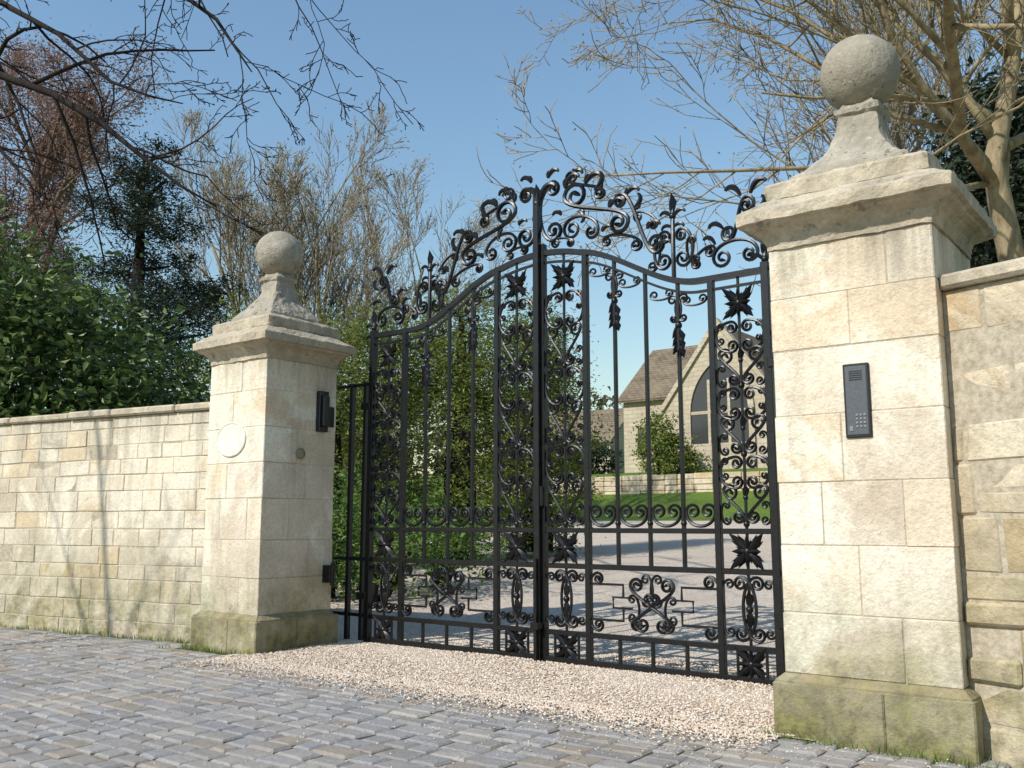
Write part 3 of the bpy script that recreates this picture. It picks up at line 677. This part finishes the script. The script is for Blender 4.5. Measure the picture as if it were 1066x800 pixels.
mb.add([(xm+x,35.90,z) for x,z in o_]+[(xm+x,35.90,z) for x,z in i_]+[(xm+x,36.02,z) for x,z in i_],[(j,j+1,k+j+1,k+j) for j in range(k-1)]+[(k+j,k+j+1,2*k+j+1,2*k+j) for j in range(k-1)])
for q,zz in((-.45,7.0),(.45,7.0)): mb.box(xm+q-.06,xm+q+.06,35.93,36.02,3.2,zz)
mb.box(xm-1.3,xm+1.3,35.94,36.02,3.2,4.3); mb.box(xm-1.3,xm+1.3,35.945,36.02,5.55,5.68)
for (x,y,z,w,h) in((-21.7,39,4.2,1.1,1.3),): 
    mb.box(x-w/2-.1,x+w/2+.1,y-.06,y+.02,z+h,z+h+.13); mb.box(x-w/2-.1,x+w/2+.1,y-.08,y+.02,z-.12,z)
    for k2 in(-1,0,1): mb.box(x+k2*w/2-.05,x+k2*w/2+.05,y-.05,y+.02,z,z+h)
for bx in(xm-hwg-.1,xm+hwg-.35): mb.box(bx,bx+.45,35.5,35.99,2.9,4.6)
mb.obj('coping_arch_and_buttresses',M_house,hs,recalc=True,uv=True)
mb=MB(); mb.add([(xm+x,35.97,z) for x,z in i_],[tuple(range(len(i_)))]); mb.box(-22.25,-21.15,38.98,39.02,4.2,5.5); mb.obj('windows',M_glass,hs,recalc=True)
ct=empty('stone_cottage'); mb=MB(); house_body(mb,-37,-30.5,50,55,3.6,6.2,8.3,'x'); mb.obj('walls',M_house,ct,recalc=True,uv=True)
mb=MB(); prism_roof(mb,-37,-30.5,50,55,6.22,8.34,'x'); mb.obj('roof',M_roof,ct,recalc=True,uv=True)
mb=MB(); mb.box(-35,-34,49.97,50.02,4.6,5.5); mb.box(-32.6,-31.8,49.97,50.02,3.8,5.6); mb.obj('window_and_door',M_glass,ct,recalc=True)
wr=MB(); random.seed(9)
x=-26
while x<6:
    L=random.uniform(.4,.9)
    for k in range(4): wr.cbox(x+.01,x+L-.01,31.0+random.uniform(-.03,.03),31.5,2.0+k*.2,2.19+k*.2+random.uniform(-.01,.03)*(k==3),.02)
    x+=L
wr.obj('garden_retaining_wall',M_wallR,None,recalc=True)
# ---------------- light, sky, camera
el=math.radians(41); az=math.radians(14)
tv=Vector((math.sin(az)*math.cos(el),math.cos(az)*math.cos(el),-math.sin(el)))
sd=bpy.data.lights.new('sun','SUN'); sd.energy=5.0; sd.angle=math.radians(.5); sd.color=(1,.955,.89); so=bpy.data.objects.new('sun',sd); sc.collection.objects.link(so)
so.rotation_euler=tv.to_track_quat('-Z','Y').to_euler(); so.location=(-10,-20,20)
w=bpy.data.worlds.new('World'); sc.world=w; w.use_nodes=True; nt=w.node_tree; bg=nt.nodes['Background']
sk=nt.nodes.new('ShaderNodeTexSky'); sk.sky_type='NISHITA'; sk.sun_disc=False; sk.sun_elevation=el; sk.sun_rotation=math.atan2(-tv.x,-tv.y); sk.air_density=1.9; sk.dust_density=.1; sk.ozone_density=6.0
nt.links.new(sk.outputs[0],bg.inputs[0]); bg.inputs[1].default_value=.15
cd=bpy.data.cameras.new('camera'); cd.sensor_width=36; cd.lens=FPX/1066*36; cd.clip_end=2000; co=bpy.data.objects.new('camera',cd); sc.collection.objects.link(co)
co.location=(0,0,1); co.rotation_euler=(math.radians(98.5),0,TH); sc.camera=co
sc.view_settings.view_transform='Standard'; sc.view_settings.look='None'; sc.view_settings.exposure=0
